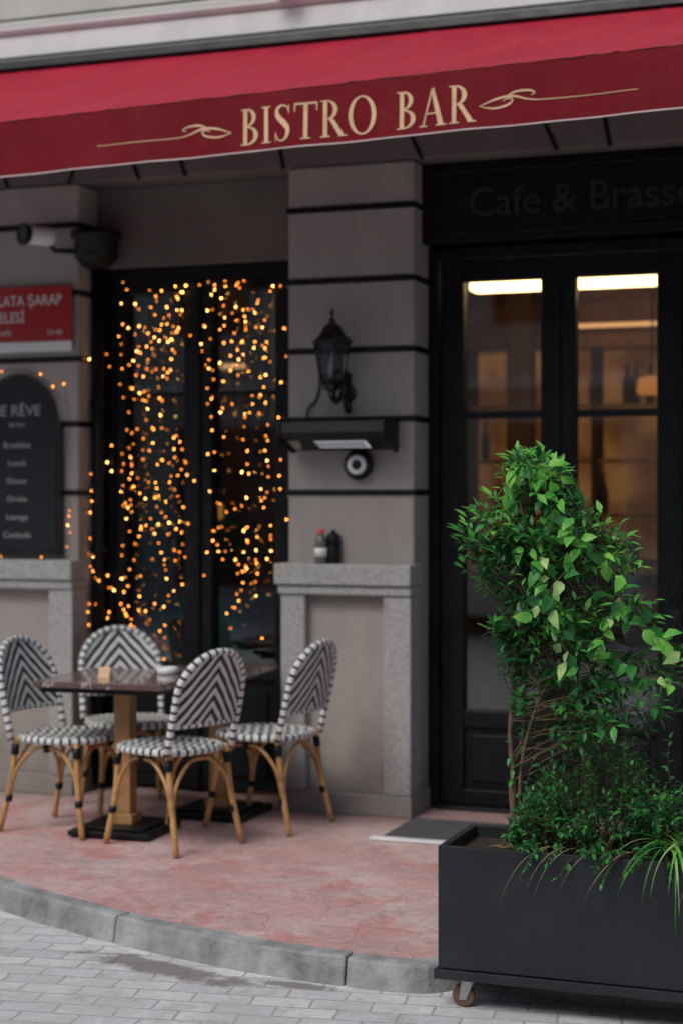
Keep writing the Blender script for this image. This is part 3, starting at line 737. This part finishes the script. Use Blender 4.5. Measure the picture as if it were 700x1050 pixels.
def leaf(mb,p,d,up,Ln,W,mat,droop=.25,fold=.15,heart=False):
    d=d.normalized(); s=d.cross(up)
    if s.length<1e-4: s=d.orthogonal()
    s.normalize(); u=s.cross(d).normalized()
    st=[(0,0),(.16,.75 if heart else .42),(.40,1.0),(.70,.68),(1,0)]
    vs=[];
    for (t,w) in st:
        c=p+d*(Ln*t)-u*(droop*Ln*t*t)
        if w==0: vs.append(c)
        else: vs+= [c-s*W*.5*w+u*fold*W*w, c, c+s*W*.5*w+u*fold*W*w]
    fs=[(0,1,2),(0,2,3)]
    for r in range(2):
        a=1+3*r; fs+=[(a,a+3,a+4,a+1),(a+1,a+4,a+5,a+2)]
    fs+=[(7,10,8),(8,10,9)]
    mb.add(vs,fs,mat,None,True)
def rv(): 
    while True:
        v=Vector((U(-1,1),U(-1,1),U(-1,1)))
        if .05<v.length<1: return v.normalized()
def twig(mb,a,b,sag=.0,r0=.0035,nl=12,ls=.04,lw=.02,mats=(1,2,3),start=.35,droop=.25,heart=False):
    a=Vector(a);b=Vector(b); mid=(a+b)/2+rv()*(b-a).length*.14+Vector((0,0,-sag))
    P=[];n=6
    for k in range(n+1):
        t=k/n; P.append(a*(1-t)**2+mid*2*t*(1-t)+b*t*t)
    mb.tube(P,[r0*(1-.75*k/n) for k in range(n+1)],3,0,False)
    for j in range(nl):
        t=start+(1-start)*(j+.5)/nl; k=min(int(t*n),n-1); f=t*n-k
        p=P[k].lerp(P[k+1],f); tg=(P[k+1]-P[k]).normalized()
        ph=j*2.4+U(-.5,.5); o1=tg.orthogonal().normalized(); o2=tg.cross(o1)
        d=(o1*math.cos(ph)+o2*math.sin(ph))*.9+tg*.6+Vector((0,0,-.10))+rv()*.25
        sc=U(.7,1.2)
        up=Vector((0,-.25,1))+rv()*.35
        leaf(mb,p,d,up,ls*sc,lw*sc,random.choice(mats),droop,U(.05,.2),heart)
    leaf(mb,P[-1],(P[-1]-P[-2])+rv()*.02,Vector((0,-.3,1)),ls,lw,mats[-1],droop,.1,heart)

prof=[(.76,1.26,1.60),(.88,1.18,1.74),(1.00,1.14,1.76),(1.10,1.09,1.72),(1.24,1.03,1.66),(1.37,.975,1.62),(1.50,.955,1.57),(1.60,1.05,1.48),(1.68,1.11,1.36),(1.74,1.17,1.27)]
def xr(z):
    for i in range(len(prof)-1):
        if prof[i][0]<=z<=prof[i+1][0]:
            t=(z-prof[i][0])/(prof[i+1][0]-prof[i][0]); return (prof[i][1]+(prof[i+1][1]-prof[i][1])*t, prof[i][2]+(prof[i+1][2]-prof[i][2])*t)
    return (1.2,1.25)
trunks=[catmull([(1.15,-2.56,.40),(1.165,-2.56,.6),(1.15,-2.55,.8),(1.17,-2.56,1.0),(1.16,-2.54,1.2),(1.19,-2.55,1.4),(1.21,-2.55,1.6),(1.215,-2.55,1.76)],5),
        catmull([(1.18,-2.53,.40),(1.15,-2.54,.6),(1.19,-2.53,.8),(1.20,-2.54,1.0),(1.27,-2.54,1.2),(1.31,-2.55,1.4),(1.33,-2.55,1.58)],5),
        catmull([(1.21,-2.58,.40),(1.19,-2.57,.65),(1.25,-2.58,.9),(1.36,-2.57,1.1),(1.45,-2.55,1.25),(1.50,-2.55,1.40)],5)]
mb=MB()
for T,r in zip(trunks,(.010,.008,.007)):
    mb.tube(T,[r*(1-.6*k/len(T)) for k in range(len(T))],7,0)
cntt=0
while cntt<480:
    z=.80+.96*R()**.80
    a,b=xr(z); x=U(a,b); cx=(a+b)/2; hw=(b-a)/2
    fy=math.sqrt(max(0,1-((x-cx)/hw)**2)); y=-2.55+U(-1,1)*.23*fy
    dn=noise.noise(Vector((x*6.5,y*6.5,z*6.5)))
    if dn<-.10: continue
    if z<1.05 and x<1.32 and R()<.65: continue
    T=random.choice(trunks)
    best=min(T,key=lambda q:(Vector((x,y,z-.14))-q).length)
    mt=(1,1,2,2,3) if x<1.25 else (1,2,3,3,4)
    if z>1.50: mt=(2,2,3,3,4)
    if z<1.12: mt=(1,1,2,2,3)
    big=R()<.25
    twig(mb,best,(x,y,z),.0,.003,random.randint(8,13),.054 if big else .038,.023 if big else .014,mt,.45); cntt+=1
for P in ([(1.22,-2.66,1.66),(1.34,-2.72,1.60),(1.42,-2.75,1.50),(1.40,-2.77,1.38),(1.33,-2.77,1.28),(1.36,-2.76,1.16),(1.42,-2.75,1.05)],
          [(1.30,-2.68,1.55),(1.42,-2.72,1.47),(1.52,-2.70,1.38),(1.56,-2.72,1.26),(1.50,-2.72,1.15)],
          [(1.16,-2.65,1.62),(1.22,-2.70,1.68),(1.30,-2.68,1.70),(1.38,-2.66,1.62)],
          [(1.45,-2.6,1.30),(1.56,-2.62,1.22),(1.64,-2.64,1.15),(1.74,-2.66,1.12),(1.84,-2.66,1.06)],
          [(1.40,-2.6,1.12),(1.52,-2.64,1.08),(1.62,-2.66,1.02),(1.74,-2.66,1.0)],
          [(1.20,-2.62,1.45),(1.28,-2.74,1.42),(1.33,-2.76,1.34),(1.30,-2.77,1.22)]):
    q=catmull(P,6); mb.tube(q,.002,4,0,False)
    for p in q[1:]:
        for _ in range(1 if R()<.75 else 2):
            d=rv()*.9+Vector((0,-.3,-.55)); s=U(.65,1.3)
            leaf(mb,p+rv()*.02,d,Vector((0,-1,.55))+rv()*.8,.056*s,.034*s,random.choice((3,4,4,4,4,5) if R()<.75 else (2,3)),.35,.16,R()<.6)
for T in trunks:
    for p in T[3:18]:
        if R()<.7: leaf(mb,p,rv()+Vector((0,-.2,0)),Vector((0,0,1)),.04,.017,random.choice((2,3)))
OBJ(mb,'potted_shrub',LEAFM,recalc=False)

mb=MB(); n=0
while n<560:
    x=U(1.17,2.12); top=.70+.10*math.sin((x-1.05)*4.2)+noise.noise(Vector((x*5,2,0)))*.10
    if x<1.26: top=.5+(x-1.14)*1.5
    y=-2.56+U(-1,1)*.25; z=.40+(top-.40)*R()**.55
    yy=(y+2.56)/.25
    if z>.44+(top-.40)*math.sqrt(max(0,1-yy*yy))*1.05 : continue
    if noise.noise(Vector((x*8,y*8,z*8)))<-.22: continue
    bs=(x+U(-.08,.08),-2.55+U(-.08,.08),.41)
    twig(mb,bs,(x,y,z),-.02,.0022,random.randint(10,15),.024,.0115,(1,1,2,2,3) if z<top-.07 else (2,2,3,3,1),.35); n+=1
for _ in range(26):
    x=U(1.22,2.05); twig(mb,(x,-2.70,.45),(x+U(-.06,.06),-2.80,U(.36,.50)),-.03,.002,12,.024,.012,(1,2,2,3),.2)
for _ in range(16):
    x=U(1.25,2.05); twig(mb,(x,-2.55,.6),(x+U(-.06,.06),-2.6+U(-.1,.1),U(.82,.93)),0,.002,10,.026,.012,(2,3,3),.2)
OBJ(mb,'box_bush',LEAFM,recalc=False)
mb=MB()
def blade(p,d,Ln,W,mat,drop):
    p=Vector(p); d=Vector(d).normalized(); n=9;vs=[];fs=[];v=d.copy();q=p.copy()
    sd=d.cross(Vector((0,0,1))).normalized()
    for k in range(n+1):
        w=W*(.5+.5*math.sin(math.pi*min(1,k/n*1.1+.25)))*(1-(k/n)**3)
        vs+=[q-sd*w/2,q+Vector((0,0,-.1*W)),q+sd*w/2]; v=(v+Vector((0,0,-drop/n))).normalized(); q=q+v*(Ln/n)
    for k in range(n):
        a=3*k; fs+=[(a,a+3,a+4,a+1),(a+1,a+4,a+5,a+2)]
    mb.add(vs,fs,mat,None,True)
for cx,cy,N_ in ((1.74,-2.70,44),(2.0,-2.68,30)):
    for _ in range(N_):
        a=U(0,2*math.pi); blade((cx+U(-.03,.03),cy+U(-.03,.03),.47),(math.cos(a),math.sin(a)-.35,U(.5,1.7)),U(.20,.38),U(.007,.011),random.choice((3,4,5,5,2)),U(1.6,3.6))
for _ in range(7):
    x=U(1.3,1.6); blade((x,-2.72,.46),(U(-1,-.2),-.7,U(.0,.3)),U(.15,.28),.003,6,U(1,2.2))
for _ in range(10):
    a=U(0,6.28); blade((1.17+U(-.04,.04),-2.66,.43),(math.cos(a),math.sin(a),U(.3,1)),U(.08,.16),.006,random.choice((2,3,6)),2)
OBJ(mb,'spider_plant',LEAFM,recalc=False)

# ---------------------------------------------------------------- building across the street
OB=EMPTY('opposite_building')
mb=MB(); mb.box(-18,20,-22,-16,-.1,9); OBJ(mb,'walls',[m_upper],parent=OB)
mb=MB()
for i in range(14):
    x=-17+i*2.6
    for z in (4.2,6.6): mb.box(x,x+1.2,-15.99,-15.95,z,z+1.7,0)
    mb.box(x,x+1.9,-15.99,-15.95,.2,2.7,0)
mb.box(-18,20,-15.98,-15.6,3.2,3.4,1)
OBJ(mb,'windows_and_cornice',[m_intd,m_trim],parent=OB)
mb=MB()
pr=[(0,.25),(0,.6),(.15,.75),(.95,.85),(1.45,1.28),(2.7,1.32),(3.5,.92),(4.15,.85),(4.25,.5),(4.2,.25)]
n_=len(pr); vs=[(x,-.85,z) for x,z in pr]+[(x,.85,z) for x,z in pr]
mb.add(vs,[tuple(range(n_)),tuple(reversed(range(n_,2*n_)))]+[(k,(k+1)%n_,n_+(k+1)%n_,n_+k) for k in range(n_)],0)
mb.add([(1.1,.856,.88),(2.85,.856,.92),(2.6,.856,1.24),(1.5,.856,1.22)],[(0,1,2,3)],1)
for wx in (.8,3.4):
    for wy in (-.8,.72): mb.lathe([(.31,0),(.32,.02),(.32,.14),(.2,.16)],(wx,wy+.12,.32),20,1,axis='y')
OBJ(mb,'parked_car',[m_white,m_black],loc=(-4.2,-12.2,-.1),bevel=.04)

# ---------------------------------------------------------------- light, world, camera
w=bpy.data.worlds.new('World'); scene.world=w; w.use_nodes=True; nt=w.node_tree; nt.nodes.clear()
sky=nt.nodes.new('ShaderNodeTexSky'); sky.sky_type='NISHITA'; sky.sun_disc=False
el=math.radians(52); az=math.radians(200)
sky.sun_elevation=el; sky.sun_rotation=az; sky.air_density=1.0; sky.dust_density=3.0; sky.ozone_density=1.3
bg=nt.nodes.new('ShaderNodeBackground'); bg.inputs[1].default_value=.135; wo=nt.nodes.new('ShaderNodeOutputWorld')
L(nt,sky.outputs[0],bg.inputs[0]); L(nt,bg.outputs[0],wo.inputs[0])
sl=bpy.data.lights.new('sun','SUN'); sl.energy=1.35; sl.angle=math.radians(25); sl.color=(1,.98,.95)
so=bpy.data.objects.new('sun',sl); scene.collection.objects.link(so)
dv=Vector((math.sin(az)*math.cos(el),math.cos(az)*math.cos(el),math.sin(el)))
so.rotation_euler=dv.to_track_quat('Z','Y').to_euler(); so.location=(0,-10,12)

cam=bpy.data.cameras.new('camera'); co=bpy.data.objects.new('camera',cam); scene.collection.objects.link(co)
co.location=(2.597,-8.199,1.6); co.rotation_euler=(math.pi/2,0,math.radians(20))
cam.sensor_fit='VERTICAL'; cam.sensor_height=36; cam.sensor_width=24; cam.lens=60; cam.shift_y=-.0143
cam.clip_start=.1; cam.clip_end=400
cam.dof.use_dof=True; cam.dof.focus_distance=5.7; cam.dof.aperture_fstop=1.7
scene.camera=co
scene.view_settings.view_transform='Standard'; scene.view_settings.look='None'; scene.view_settings.exposure=0
